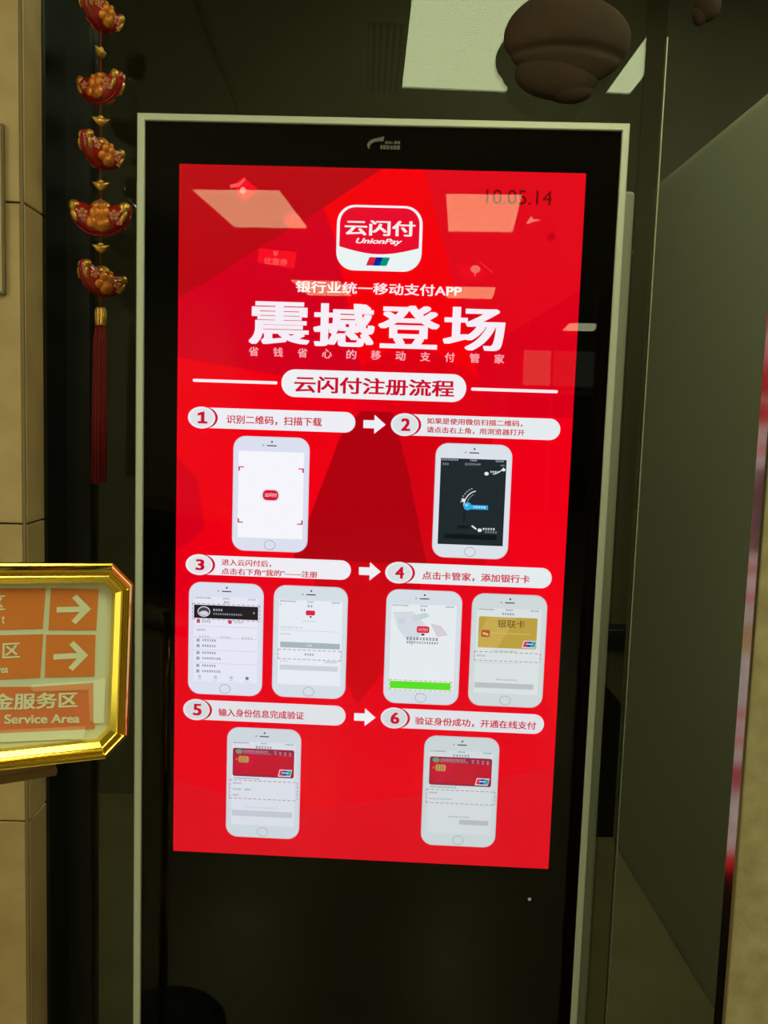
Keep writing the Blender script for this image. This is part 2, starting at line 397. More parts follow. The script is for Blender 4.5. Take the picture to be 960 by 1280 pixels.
AP(fac, [(0, 0), (547, 0), (535, 5), (388, 105), (301, 161), (190, 231), (76, 308), (0, 352)], 1.5, emis((188, 6, 18)))
AP(fac, [(0, 352), (76, 308), (190, 231), (301, 161), (388, 105), (420, 180), (500, 520), (505, 600), (260, 547), (0, 510)], 1.5, emis((214, 0, 28)))
AP(fac, [(547, 0), (654, 0), (731, 255), (825, 548), (850, 640), (600, 640), (505, 600), (500, 520), (420, 180), (388, 105), (535, 5)], 1.5, emis((246, 0, 10)))
AP(fac, [(654, 0), (1080, 0), (1080, 300), (900, 420), (760, 345), (731, 255)], 1.5, emis((228, 6, 26)))
AP(fac, [(731, 255), (760, 345), (900, 420), (1080, 300), (1080, 640), (850, 640), (825, 548)], 1.5, emis((222, 0, 24)))
AP(fac, [(500, 520), (505, 600), (600, 640), (850, 640), (825, 548), (640, 440)], 1.6, emis((226, 0, 18)))
AP(fac, [(0, 510), (260, 547), (505, 600), (450, 714), (378, 921), (300, 1050), (0, 1050)], 1.5, emis((240, 0, 18)))
AP(fac, [(0, 780), (60, 845), (80, 980), (0, 1050)], 1.6, emis((218, 0, 24)))
AP(fac, [(450, 714), (505, 640), (590, 640), (640, 800), (700, 1056), (378, 1056), (330, 1050), (378, 921)], 1.6, emis((176, 0, 14)))
AP(fac, [(590, 640), (850, 640), (900, 900), (860, 1056), (700, 1056), (640, 800)], 1.55, emis((214, 0, 16)))
AP(fac, [(850, 640), (1080, 640), (1080, 1500), (1000, 1300), (900, 900)], 1.5, emis((242, 0, 22)))
AP(fac, [(378, 1056), (700, 1056), (640, 1300), (520, 1460), (430, 1300)], 1.6, emis((206, 0, 16)))
AP(fac, [(0, 1700), (300, 1800), (700, 1720), (1080, 1620), (1080, 1920), (0, 1920)], 1.5, emis((224, 8, 30)))
art('poster_facets', fac, screen)
# coloured scraps printed behind the titles
sc = MB(); lr = emis((250, 14, 34)); pk = emis((250, 90, 90)); pk2 = emis((246, 60, 66))
AP(sc, [(150, 47), (172, 30), (214, 62), (180, 92), (158, 78)], 2, lr)
AP(sc, [(136, 51), (160, 46), (177, 32), (178, 38), (163, 55), (139, 60)], 3, pk); AP(sc, ell(172, 65, 8, 9), 3, emis((252, 150, 130)))
art('poster_scrap', sc, screen); sc = MB()
AP(sc, [(280, 140), (300, 118), (330, 132), (330, 152), (318, 160), (300, 158)], 2, lr)
AP(sc, [(282, 138), (312, 134), (314, 140), (284, 146)], 3, pk2); AP(sc, [(296, 122), (302, 122), (304, 150), (298, 150)], 3, pk2); ring(sc, 301, 124, 6, 6, 2, 3, pk2)
art('poster_scrap', sc, screen); sc = MB()
AP(sc, [(218, 214), (320, 222), (314, 266), (214, 252)], 2, lr)
text(sc, '¥', 256, 220, 270, 234, 3, pk, 0.03); text(sc, '优惠券', 232, 238, 296, 256, 3, pk, 0.02, skew=3)
art('poster_scrap', sc, screen); sc = MB()
AP(sc, [(752, 248), (790, 240), (832, 262), (800, 285), (766, 280)], 2, emis((238, 10, 30)))
AP(sc, ell(800, 254, 13, 10), 3, emis((242, 110, 100))); AP(sc, rect(798, 262, 801, 272), 3, emis((242, 110, 100)))
for k in range(8): AP(sc, rect(808 + k * 5, 232 + k * 4, 811 + k * 5, 234 + k * 4), 3, emis((236, 90, 84)))
art('poster_scrap', sc, screen); sc = MB()
AP(sc, [(930, 130), (942, 112), (946, 120), (968, 122), (946, 128), (932, 134)], 3, emis((248, 120, 110)))
art('poster_scrap', sc, screen); sc = MB()
ring(sc, 744, 152, 14, 10, 3, 3, emis((236, 40, 40)), -60, 120)
art('poster_scrap', sc, screen); sc = MB()
AP(sc, [(988, 160), (1000, 148), (1010, 166), (1000, 176), (986, 172)], 3, emis((206, 0, 20)))
art('poster_scrap', sc, screen)
# emblem of the app
ic = MB(); Wm = emis((250, 236, 240)); W2 = emis((238, 246, 246))
AP(ic, rrect(426, 95, 655, 266, 48), 3, W2); AP(ic, rrect(434, 101, 647, 262, 42), 4, W2)
arc = [(434 + 213 * k / 16, 204 + 18 * math.sin(PI * k / 16)) for k in range(17)]
top = [p for p in rrect(434, 101, 647, 262, 42)]
tl = sorted([p for p in top if p[1] < 150 and p[0] < 520], key=lambda p: (-p[1], p[0])); tr_ = sorted([p for p in top if p[1] < 150 and p[0] > 520], key=lambda p: (p[1], p[0]))
AP(ic, tl + tr_ + arc[::-1], 5, emis((236, 8, 44)))
text(ic, '云闪付', 447, 134, 636, 174, 6, Wm, 0.028); text(ic, 'UnionPay', 478, 181, 602, 199, 6, Wm, 0.03, 0.3)
for k, c in enumerate(((225, 30, 60), (0, 40, 160), (0, 150, 120))):
    x = 508 + k * 18; AP(ic, [(x + 8, 230), (x + 27, 230), (x + 18, 252), (x - 1, 252)], 6 + k * 0.5, emis(c))
art('app_emblem', ic, screen)
def lettering(txt, box, col, bold=0.0, **k):
    mb = MB(); text(mb, txt, *box, 6, emis(col), bold, **k); return art('lettering', mb, screen)
lettering('银行业统一移动支付APP', (319, 297, 766, 328), (250, 232, 236), 0.022)
# the title: one piece for each heavy character
for i, ch in enumerate('震撼登场'):
    x = 194 + i * 175.5; mb = MB(); text(mb, ch, x, 354, x + 166, 469, 6, emis((250, 240, 248)), 0.030); art('title_character', mb, screen)
for i, ch in enumerate('省钱省心的移动支付管家'):
    x = 195 + i * 66.6; mb = MB()
    h0 = 476; text(mb, ch, x, h0, x + 27, h0 + 25, 6, emis((252, 176, 184)), 0.02); art('slogan_character', mb, screen)
pl = MB(); AP(pl, rrect(286, 533, 789, 608, 37), 4, emis((242, 242, 246))); text(pl, '云闪付注册流程', 321, 550, 757, 595, 6, emis((208, 12, 44)), 0.026); art('title_pill', pl, screen)
for x0, x1 in ((42, 275), (802, 1036)):
    mb = MB(); AP(mb, rrect(x0, 567, x1, 575.5, 4, 4), 4, emis((250, 238, 240))); art('divider_line', mb, screen)
def banner(n, x0, y0, x1, y1, lines, white):
    mb = MB(); h = (y1 - y0); wm = emis(white)
    AP(mb, rrect(x0 + 2, y0 + 1, x1, y1 - 1, h / 2 - 1), 4, wm)
    AP(mb, ell(x0 + 42, (y0 + y1) / 2, 39, h / 2 + 1), 4.6, emis((206, 14, 46))); AP(mb, ell(x0 + 36, (y0 + y1) / 2, 38, h / 2 + 1), 5.2, wm)
    AP(mb, ell(x0 + 37, (y0 + y1) / 2, 33, h / 2 - 4), 5.5, emis(tuple(int(c * 0.95) for c in white)))
    if n == 1:
        a, b, q = x0 + 39, y0 + 12, y1 - 13
        AP(mb, [(a - 5, b + 2), (a + 5, b), (a + 5, q - 6), (a - 5, q - 6), (a - 5, b + 10), (a - 14, b + 12), (a - 14, b + 6)], 6.2, emis((204, 10, 44)))
        AP(mb, rect(a - 13, q - 6, a + 13, q), 6.2, emis((204, 10, 44)))
    else: text(mb, str(n), x0 + 26, y0 + 13, x0 + 51, y1 - 13, 6.2, emis((204, 10, 44)), 0.035)
    for t, a, b, c, d in lines: text(mb, t, a, b, c, d, 6, emis((206, 26, 58)), 0.022)
    art('step_banner', mb, screen)
def arrow(x, y):
    mb = MB(); AP(mb, [(x, y - 11), (x + 30, y - 11), (x + 30, y - 26), (x + 61, y), (x + 30, y + 26), (x + 30, y + 11), (x, y + 11)], 4, emis((240, 242, 246))); art('arrow', mb, screen)
WA, WB, WC = (240, 240, 246), (232, 238, 240), (226, 228, 232)
banner(1, 32, 643, 491, 701, [('识别二维码，扫描下载', 137, 662, 399, 686)], WA)
banner(2, 590, 643, 1048, 703, [('如果是使用微信扫描二维码，', 686, 652, 945, 669), ('请点击右上角，用浏览器打开', 686, 676, 952, 693)], WB)
banner(3, 30, 1052, 491, 1109, [('进入云闪付后，', 129, 1062, 268, 1080), ('点击右下角“我的”——注册', 129, 1087, 398, 1105)], WA)
banner(4, 588, 1052, 1046, 1111, [('点击卡管家，添加银行卡', 689, 1075, 986, 1098)], WB)
banner(5, 27, 1467, 488, 1527, [('输入身份信息完成验证', 126, 1490, 370, 1513)], WC)
banner(6, 589, 1467, 1046, 1526, [('验证身份成功，开通在线支付', 684, 1490, 1024, 1513)], WC)
arrow(513, 675); arrow(513, 1081); arrow(512, 1498)

GRY = emis((120, 122, 134)); LG = emis((196, 200, 208)); MG = emis((160, 166, 176)); DK = emis((34, 30, 36)); DASH = emis((170, 90, 110)); CARD_RED = emis((196, 26, 46))
def phone(x0, y0, x1, y1, body, scrcol, content):
    mb = MB(); bw = emis(body); w_ = x1 - x0
    AP(mb, rrect(x0, y0, x1, y1, 34), 3, emis(tuple(max(0, c - 14) for c in body))); AP(mb, rrect(x0 + 2.5, y0 + 2.5, x1 - 2.5, y1 - 2.5, 32), 3.5, bw)
    cx = (x0 + x1) / 2
    AP(mb, rect(x0 + 15, y0 + 41, x1 - 15, y1 - 37), 4, emis(scrcol))
    AP(mb, rrect(cx - 13, y0 + 23, cx + 14, y0 + 26, 1.4, 3), 4, emis((60, 60, 66))); AP(mb, ell(cx + 1, y0 + 14, 2.6, 2.8, 10), 4, emis((60, 60, 66))); AP(mb, ell(cx - 23, y0 + 24, 2.2, 2, 10), 4, emis((130, 132, 140)))
    ring(mb, cx, y1 - 18, 16, 13.5, 1.6, 4, emis((160, 164, 174)))
    content(mb, x0 + 15, y0 + 41, x1 - 15, y1 - 37, cx)
    return art('phone_picture', mb, screen)
def status(mb, a, b, c, dark=True):
    m_ = GRY if dark else LG
    scribble(mb, a + 3, a + 52, b + 2, 4, 5, m_, 5); scribble(mb, (a + c) / 2 - 10, (a + c) / 2 + 12, b + 2, 4, 5, m_, 5); scribble(mb, c - 30, c - 3, b + 2, 4, 5, m_, 6)
def c1(mb, a, b, c, d, cx):                              # the square code itself is left blank
    rd = emis((206, 40, 70)); x0, y0, x1, y1 = 172, 802, 353, 958
    for (px, py, sx, sy) in ((x0, y0, 1, 1), (x1, y0, -1, 1), (x0, y1, 1, -1), (x1, y1, -1, -1)):
        AP(mb, rect(min(px, px + sx * 15), min(py, py + sy * 3), max(px, px + sx * 15), max(py, py + sy * 3)), 5, rd)
        AP(mb, rect(min(px, px + sx * 4), min(py, py + sy * 12), max(px, px + sx * 4), max(py, py + sy * 12)), 5.2, rd)
    AP(mb, rrect(237, 862, 288, 896, 13), 5.5, emis((232, 226, 236))); AP(mb, rrect(241, 865, 284, 893, 12), 6, emis((214, 14, 50)))
    text(mb, '云闪付', 246, 873, 280, 884, 6.5, emis((250, 220, 226)), 0.01)
def c2(mb, a, b, c, d, cx):
    status(mb, a, b, c, False); g = emis((150, 160, 166)); wh = emis((230, 236, 240)); bl = emis((50, 170, 236))
    scribble(mb, a + 5, a + 26, b + 13, 6, 5, g, 6); text(mb, '云闪付APP', cx - 24, b + 11, cx + 20, b + 18, 5, g, 0.01); AP(mb, rect(c - 16, b + 14, c - 5, b + 16), 5, g)
    AP(mb, ell(854, 799, 6, 5, 14), 5, wh); AP(mb, ell(900, 787, 5, 4, 14), 5, wh)
    ring(mb, 862, 762, 45, 40, 2.4, 5, wh, 30, 78, 12); scribble(mb, 864, 888, 791, 5, 5, wh, 6)
    ring(mb, 832, 892, 38, 46, 2.6, 5, wh, 185, 262, 16); ring(mb, 832, 892, 30, 38, 1.6, 5, g, 185, 250, 16); AP(mb, ell(794, 874, 5, 5, 14), 5, wh)
    for k in range(7): t = R(195 + k * 9); AP(mb, rect(832 + 46 * math.cos(t) - 2, 892 + 54 * math.sin(t) - 2, 832 + 46 * math.cos(t) + 2, 892 + 54 * math.sin(t) + 2), 5, g)
    AP(mb, ell(806, 890, 11, 11), 5.5, bl); AP(mb, ell(803, 887, 4, 4, 12), 6, emis((150, 216, 250))); AP(mb, rect(812, 886, 862, 898), 5.2, bl); scribble(mb, 822, 858, 889, 5, 6, wh, 7)
    AP(mb, [(818, 944), (822, 942), (834, 951), (831, 954)], 5, wh); AP(mb, ell(842, 955, 6, 5, 14), 5, wh); scribble(mb, 850, 890, 948, 6, 5, wh, 7); scribble(mb, 856, 890, 957, 5, 5, g, 7)
    AP(mb, rect(a + 18, d - 30, c - 18, d - 16), 5, emis((16, 22, 22))); AP(mb, rect(796, 908, 800, 935), 5, emis((20, 26, 28))); AP(mb, rect(780, 943, 812, 952), 4.8, emis((20, 24, 26)))
def c3(mb, a, b, c, d, cx):
    status(mb, a, b, c); text(mb, '我的', cx - 7, b + 11, cx + 9, b + 18, 5, GRY, 0.01); rd = emis((206, 60, 90))
    AP(mb, rect(a, b + 24, c, b + 62), 5, DK); dash_box(mb, a - 5, b + 20, c + 4, b + 64, 6, DASH)
    AP(mb, ell(a + 28, b + 43, 18, 15), 6, emis((220, 216, 226))); AP(mb, ell(a + 28, b + 43, 15.5, 12.5), 6.3, emis((70, 66, 78))); AP(mb, [(a + 14, b + 46), (a + 24, b + 41), (a + 34, b + 41), (a + 42, b + 47), (a + 36, b + 54), (a + 21, b + 54)], 6.6, emis((214, 212, 222)))
    scribble(mb, a + 54, a + 84, b + 34, 6, 6, LG, 7); scribble(mb, a + 54, a + 138, b + 46, 5, 6, MG, 6.4); AP(mb, ell(c - 12, b + 42, 2.5, 3, 10), 6, MG)
    AP(mb, rect(a + 8, b + 66, a + 17, b + 76), 5, rd); scribble(mb, a + 22, a + 50, b + 68, 6, 5, GRY, 6.5); AP(mb, ell(a + 102, b + 70, 6, 6, 12), 5, rd); scribble(mb, a + 114, a + 142, b + 67, 6, 5, MG, 6.5)
    scribble(mb, a + 8, a + 34, b + 93, 5, 5, GRY, 6.2); scribble(mb, a + 14, a + 46, b + 112, 6, 5, emis((180, 186, 184)), 8); scribble(mb, a + 74, a + 112, b + 112, 6, 5, emis((180, 186, 184)), 8); scribble(mb, a + 136, a + 172, b + 112, 6, 5, emis((180, 186, 184)), 8)
    for y in (84, 117, 152, 190): AP(mb, rect(a, b + y, c, b + y + 1.4), 5, emis((204, 208, 220)))
    for y in (121, 137, 157, 173, 194, 210): AP(mb, rect(a + 8, b + y, a + 17, b + y + 9), 5, MG); scribble(mb, a + 24, a + 24 + (56 if y in (173, 210) else 46), b + y + 1, 6, 5, GRY, 6.8)
    for k in range(4): AP(mb, ell(a + 18 + k * 45, d - 14, 5, 5, 12), 5, (GRY if k == 3 else LG)); scribble(mb, a + 12 + k * 45, a + 26 + k * 45, d - 7, 4, 5, LG, 6)
def c4(mb, a, b, c, d, cx):
    status(mb, a, b, c); scribble(mb, cx - 9, cx + 10, b + 13, 6, 5, GRY, 8); AP(mb, ell(a + 4, b + 14, 2, 2, 8), 5, MG)
    AP(mb, rrect(cx - 13, b + 28, cx + 13, b + 42, 4), 5, emis((222, 36, 74))); AP(mb, ell(cx + 1, b + 46, 3, 2.5, 10), 5, DK); scribble(mb, cx - 20, cx + 20, b + 57, 4, 5, LG, 6)
    scribble(mb, a + 6, a + 74, b + 76, 5, 5, LG, 7); scribble(mb, a + 6, a + 38, b + 95, 5, 5, LG, 7); AP(mb, rect(a + 6, b + 86, c - 6, b + 87), 5, LG)
    AP(mb, rect(a + 6, b + 120, c - 4, b + 136), 5, emis((168, 184, 188))); scribble(mb, cx - 8, cx + 10, b + 125, 6, 6, emis((220, 228, 230)), 8)
    dash_box(mb, a, b + 141, c - 1, b + 168, 6, DASH); scribble(mb, cx - 14, cx + 16, b + 151, 6, 5, GRY, 7)
    scribble(mb, a + 6, a + 34, b + 174, 4, 5, LG, 6); scribble(mb, c - 46, c - 6, b + 172, 4, 5, MG, 6); AP(mb, rect(a + 6, b + 186, c - 8, b + 200), 5, emis((206, 212, 220)))
def c5(mb, a, b, c, d, cx):
    status(mb, a, b, c); scribble(mb, cx - 10, cx + 12, b + 12, 6, 5, GRY, 8)
    for p, q in ((([(a + 4, b + 24), (a + 60, b + 20), (a + 100, b + 60), (a + 60, b + 120), (a + 20, b + 70)]), (214, 220, 228)), (([(a + 54, b + 34), (a + 96, b + 22), (a + 108, b + 32), (a + 64, b + 50)]), (196, 214, 214)),
                 (([(a + 110, b + 52), (a + 140, b + 58), (a + 160, b + 84), (a + 130, b + 90)]), (214, 208, 220)), (([(a + 20, b + 40), (a + 40, b + 40), (a + 40, b + 56), (a + 24, b + 58)]), (204, 204, 216))): AP(mb, p, 4.6, emis(q))
    AP(mb, rrect(cx - 18, b + 61, cx + 17, b + 80, 5), 5, emis((222, 36, 70))); text(mb, '云闪付', cx - 14, b + 66, cx + 13, b + 75, 6, emis((246, 180, 192)), 0.01)
    AP(mb, rect(cx - 5, b + 82, cx + 4, b + 87), 5, DK); scribble(mb, cx - 46, cx + 46, b + 93, 8, 5, GRY, 9); scribble(mb, cx - 46, cx + 46, b + 105, 6, 5, GRY, 7)
    AP(mb, rect(a + 3, b + 220, c - 8, b + 241), 5, emis((90, 226, 40))); dash_box(mb, a, b + 216, c - 6, b + 244, 6, emis((200, 150, 50))); scribble(mb, cx - 14, cx + 14, b + 252, 5, 5, LG, 6)
def c6(mb, a, b, c, d, cx):
    status(mb, a, b, c); scribble(mb, cx - 20, cx + 20, b + 12, 6, 5, GRY, 7)
    AP(mb, rrect(a + 6, b + 24, c - 10, b + 112, 5), 5, emis((190, 160, 66))); AP(mb, [(a + 30, b + 24), (a + 110, b + 24), (a + 60, b + 112), (a + 6, b + 112), (a + 6, b + 80)], 5.3, emis((200, 172, 84)))
    text(mb, '银联卡', a + 58, b + 31, a + 134, b + 54, 6, emis((110, 84, 40)), 0.01)
    AP(mb, rrect(a + 14, b + 62, a + 38, b + 82, 4), 6, emis((186, 84, 40))); AP(mb, [(a + 18, b + 68), (a + 34, b + 72), (a + 34, b + 78), (a + 18, b + 75)], 6.4, emis((226, 190, 120)))
    AP(mb, rect(a + 40, b + 69, c - 30, b + 71), 6, emis((214, 190, 110)))
    pay(mb, c - 50, b + 88)
    scribble(mb, a + 50, a + 120, b + 118, 4, 5, MG, 6); dash_box(mb, a - 3, b + 123, c + 2, b + 148, 6, DASH); scribble(mb, a + 5, a + 32, b + 133, 5, 5, MG, 6); scribble(mb, a + 5, a + 130, b + 153, 3, 5, LG, 5)
    scribble(mb, a + 60, a + 120, d - 42, 4, 5, MG, 6); AP(mb, rect(a + 2, d - 30, c - 12, d - 15), 5, emis((188, 194, 194)))
def pay(mb, x, y, s=1.0):
    AP(mb, [(x + 5, y), (x + 41 * s, y), (x + 36 * s, y + 21 * s), (x, y + 21 * s)], 6.4, emis((214, 222, 228)))
    for k, q in enumerate(((210, 50, 90), (24, 70, 150), (40, 160, 170))):
        w_ = 12 * s; AP(mb, [(x + 7 + k * w_ * 0.85, y + 2.5), (x + 19 + k * w_ * 0.85, y + 2.5), (x + 15 + k * w_ * 0.85, y + 18 * s), (x + 3 + k * w_ * 0.85, y + 18 * s)], 6.8 + k * 0.3, emis(q))
    AP(mb, rect(x + 12, y + 8, x + 30 * s, y + 11), 8, emis((200, 220, 236)))
def card(mb, a, b, c, cx):
    AP(mb, rrect(a + 2, b + 20, c - 4, b + 103, 6), 5, emis((150, 40, 66))); AP(mb, rect(a + 6, b + 38, c - 7, b + 96), 5.4, CARD_RED)
    AP(mb, ell(a + 20, b + 30, 10, 7, 16), 6, emis((120, 150, 120))); scribble(mb, a + 32, a + 108, b + 25, 6, 6, emis((206, 150, 160)), 6); scribble(mb, a + 32, a + 112, b + 32, 4, 6, emis((190, 130, 146)), 5)
    for k in range(4): scribble(mb, a + 120 + k * 14, a + 134 + k * 14, b + 25 + k * 0.8, 11, 6, emis((206, 120, 140)), 10)
    AP(mb, [(a + 10, b + 53), (a + 15, b + 49), (a + 15, b + 57)], 6, emis((206, 130, 110))); AP(mb, rrect(a + 19, b + 43, a + 48, b + 62, 5), 6, emis((190, 150, 90)))
    for k in range(3): AP(mb, rect(a + 25 + k * 7, b + 45, a + 27 + k * 7, b + 60), 6.4, emis((150, 112, 62)))
    AP(mb, [(a + 50, b + 38), (a + 74, b + 40), (a + 60, b + 70), (a + 40, b + 96), (a + 20, b + 96)], 5.7, emis((206, 24, 60))); AP(mb, rect(a + 124, b + 69, c - 16, b + 72), 5.7, emis((176, 40, 56)))
    pay(mb, c - 50, b + 78)
    scribble(mb, a + 6, a + 84, b + 107, 4, 5, GRY, 5)
def c7(mb, a, b, c, d, cx):
    status(mb, a, b, c); scribble(mb, cx - 24, cx + 24, b + 12, 7, 5, GRY, 8); card(mb, a, b, c, cx)
    dash_box(mb, a - 7, b + 114, c + 6, b + 168, 6, DASH)
    for y, x2 in ((122, 28), (140, 28), (157, 20)): scribble(mb, a + 4, a + 4 + x2, b + y, 4, 5, GRY, 6)
    scribble(mb, a + 38, a + 60, b + 140, 4, 5, GRY, 6); scribble(mb, cx - 50, cx + 50, d - 55, 4, 5, LG, 6); AP(mb, rect(a + 2, d - 43, c - 6, d - 26), 5, emis((196, 202, 212)))
def c8(mb, a, b, c, d, cx):
    status(mb, a, b, c); scribble(mb, cx - 24, cx + 24, b + 12, 7, 5, GRY, 8); card(mb, a, b, c, cx)
    dash_box(mb, a - 5, b + 116, c + 7, b + 155, 6, DASH)
    scribble(mb, a + 4, a + 30, b + 124, 4, 5, GRY, 6); scribble(mb, a + 4, a + 72, b + 142, 4, 5, MG, 6); scribble(mb, a + 60, a + 124, d - 52, 4, 5, MG, 6)
    AP(mb, rrect(a + 92, d - 42, c - 6, d - 28, 4), 5, emis((184, 188, 190)))
BL1, BL2, BL3 = (222, 226, 242), (216, 224, 232), (208, 216, 224)
phone(157, 718, 368, 1036, BL1, (248, 248, 254), c1); phone(713, 719, 922, 1034, (222, 228, 236), (32, 42, 46), c2)
phone(38, 1129, 249, 1451, BL1, (232, 234, 248), c3); phone(277, 1129, 485, 1449, BL2, (234, 238, 246), c4)
phone(592, 1128, 803, 1453, BL2, (232, 238, 240), c5); phone(830, 1130, 1038, 1450, (210, 218, 220), (220, 228, 228), c6)
phone(152, 1543, 364, 1868, BL3, (220, 224, 234), c7); phone(713, 1542, 925, 1865, (204, 214, 216), (212, 220, 222), c8)
ck = MB(); text(ck, '10.05.14', 820, 47, 994, 84, 7, emis((96, 10, 10)), 0.0); art('clock_digits', ck, screen)

# ------------------------------------------------------------ gold framed sign on its stand
cu = Vector((0.87677266, 0.47814305, -0.05146765)); cv = Vector((0.00499632, 0.09795986, 0.99517782)); cn = cu.cross(cv)
Msign = Matrix((cu, cn * -1, cv)).transposed()           # local x along the sign, y into it, z up it
SG = tag(empty('framed_sign', (-0.33128791, 1.12, EYE - 0.19044418)), 'octagonal gold framed direction sign with orange panels and white arrows', 'sign')
SG.rotation_euler = Msign.to_euler()
XL = -0.352
def octo(d):                                             # outline inset by d from the outer edge
    x0, x1, z0, z1 = XL + d, 0.0335 - d, -0.2600 + d, 0.0015 - d; c = 0.0245 - d * 0.5858 * 0.5
    c = max(0.029 - d * 0.5858, 0.004)
    return [(x0 + c, z1), (x1 - c, z1), (x1, z1 - c), (x1, z0 + c), (x1 - c, z0), (x0 + c, z0), (x0, z0 + c), (x0, z1 - c)]
prof = [(0.0, 0.016), (0.0, 0.004), (0.0012, 0.0005), (0.0035, -0.001), (0.0055, -0.0045), (0.0075, -0.0095), (0.0085, -0.0118), (0.0098, -0.0128), (0.0112, -0.0122), (0.0122, -0.0100),
        (0.0132, -0.0086), (0.0148, -0.0090), (0.0162, -0.0108), (0.0174, -0.0116), (0.0186, -0.0108), (0.0196, -0.0094), (0.0258, -0.0048), (0.0264, -0.0020), (0.0268, 0.006), (0.0268, 0.016)]
gf = MB(); vs = []; fs = []
for d, y in prof: vs += [(x, y, z) for x, z in octo(d)]
for a in range(len(prof)):
    b = (a + 1) % len(prof)
    for k in range(8): fs.append((a * 8 + k, a * 8 + (k + 1) % 8, b * 8 + (k + 1) % 8, b * 8 + k))
gf.add(vs, fs, gold_frame); gf.build('gold_frame', SG)
MB().add([(x, 0.010, z) for x, z in octo(0.024)] + [(x, 0.0145, z) for x, z in octo(0.024)],
         [tuple(range(8)), tuple(range(15, 7, -1))] + [(k, k + 8, (k + 1) % 8 + 8, (k + 1) % 8) for k in range(8)], black_metal).build('backing_board', SG)
def SP(mb, pts, y, mat, th=0.0):
    n = len(pts); mb.add([(a / 1000, y, b / 1000) for a, b in pts], [tuple(range(n))], mat)
pp = MB(); SP(pp, [(a * 1000, b * 1000) for a, b in octo(0.0255)], 0.0093, paper_m); pp.build('paper_sheet', SG)
def panel(pts, y, mat):
    mb = MB(); n = len(pts)
    mb.add([(a / 1000, y, b / 1000) for a, b in pts] + [(a / 1000, y + 0.0004, b / 1000) for a, b in pts], [tuple(range(n))] + [(k, k + n, (k + 1) % n + n, (k + 1) % n) for k in range(n)], mat)
    return mb.build('orange_panel', SG)
def stext(mb, t, x0, z0, x1, z1, y, bold=0.02, skew=0.0, mat=print_m):
    v_, f_ = glyphs(t, bold)
    mb.add([((x0 + u * (x1 - x0)) / 1000, y - q * 0.00004, (z0 + v * (z1 - z0) + skew * u) / 1000) for u, v, q in v_], f_, mat)
def sarrow(par, xl, xr, z, y):
    mb = MB(); w_ = 3.6; h = 19.5
    tip = xr; SP(mb, [(xl, z + w_), (tip - 9, z + w_), (tip - 9, z - w_), (xl, z - w_)], y, print_m)
    for s in (1, -1):
        p = [(tip, z), (tip - 19, z + s * h), (tip - 24.5, z + s * (h - 4.5)), (tip - 10, z - s * 1.0)]
        SP(mb, p if s > 0 else p[::-1], y - 0.0001, print_m)
    mb.build('white_arrow', par)
p1 = panel([(-330, -29), (-77, -32), (-79, -84), (-330, -82)], 0.0085, orange_m)
p2 = panel([(-71, -32), (-11, -34), (-12.3, -88.5), (-72, -86)], 0.0085, orange_m)
p3 = panel([(-330, -88), (-78, -91), (-80, -147), (-330, -143)], 0.0085, orange_m)
p4 = panel([(-74.5, -92), (-13, -94.5), (-12.5, -150), (-74.5, -147)], 0.0085, orange_m)
p5 = panel([(-330, -141), (-15, -163), (-9.5, -219), (-330, -203)], 0.0078, orange2_m)
sarrow(p2, -63, -20, -60, 0.0080); sarrow(p4, -65, -21.5, -121, 0.0080)
mb = MB(); stext(mb, '区', -145, -58.5, -124.5, -40, 0.0080); stext(mb, 't', -128, -75.5, -124.5, -66, 0.0080, 0.03); mb.build('lettering', p1)
mb = MB(); stext(mb, '区', -126, -119.5, -105.5, -100.5, 0.0080); stext(mb, 'Area', -137, -138, -118.5, -128.5, 0.0080, 0.03); mb.build('lettering', p3)
mb = MB(); stext(mb, '金服务区', -137, -184, -33, -163, 0.0073, 0.03, -5); stext(mb, 'Service Area', -121, -202, -29.5, -190.5, 0.0073, 0.03, -7.5); mb.build('lettering', p5)
film_pale = pbr('tape_over_paper', (0.92, 0.92, 0.74), 0.18); film_orange = pbr('tape_over_orange', (0.95, 0.40, 0.20), 0.18)
tp = MB(); SP(tp, [(-14, -155), (2, -152), (1, -213), (-12, -212)], 0.0070, film_pale); SP(tp, [(-90, -155), (-14, -155), (-14, -158), (-90, -158)][::1], 0.0070, film_pale)
SP(tp, [(-92, -158), (-14, -158), (-14, -167), (-88, -164)][::-1][::-1], 0.0071, film_orange); SP(tp, [(-20, -167), (-14, -167), (-11, -209), (-17, -209)], 0.0071, film_orange)
tp.build('tape_strip', SG)
tp = MB(); SP(tp, [(-330, -203), (-22, -219), (-24, -231), (-330, -212)], 0.0070, film_pale); SP(tp, [(-330, -200), (-22, -214.5), (-22, -219), (-330, -203)], 0.0071, film_orange); tp.build('tape_strip', SG)
ST = tag(empty('sign_stand', (-0.49, 1.075, 0)), 'slim bronze floor stand carrying the gold framed sign', 'stand')
MB().tube([(0, 0, 0.02), (0, 0, 1.03)], 0.011, gold_frame, 16).build('pole', ST)
MB().tube([(0, 0, 0), (0, 0, 0.012), (0, 0, 0.02), (0, 0, 0.028)], [0.15, 0.15, 0.10, 0.014], black_metal, 36).build('base', ST)
# bracket that grips the lower edge of the sign
br = MB(); br.bbox(-0.10, -0.012, 0.985, 0.098, 0.016, 0.997, pbr('bronze', (0.22, 0.13, 0.05), 0.4, metal=0.6), 0.003); b_ = br.build('bracket', ST); b_.rotation_euler = (0, 0, R(28.6))

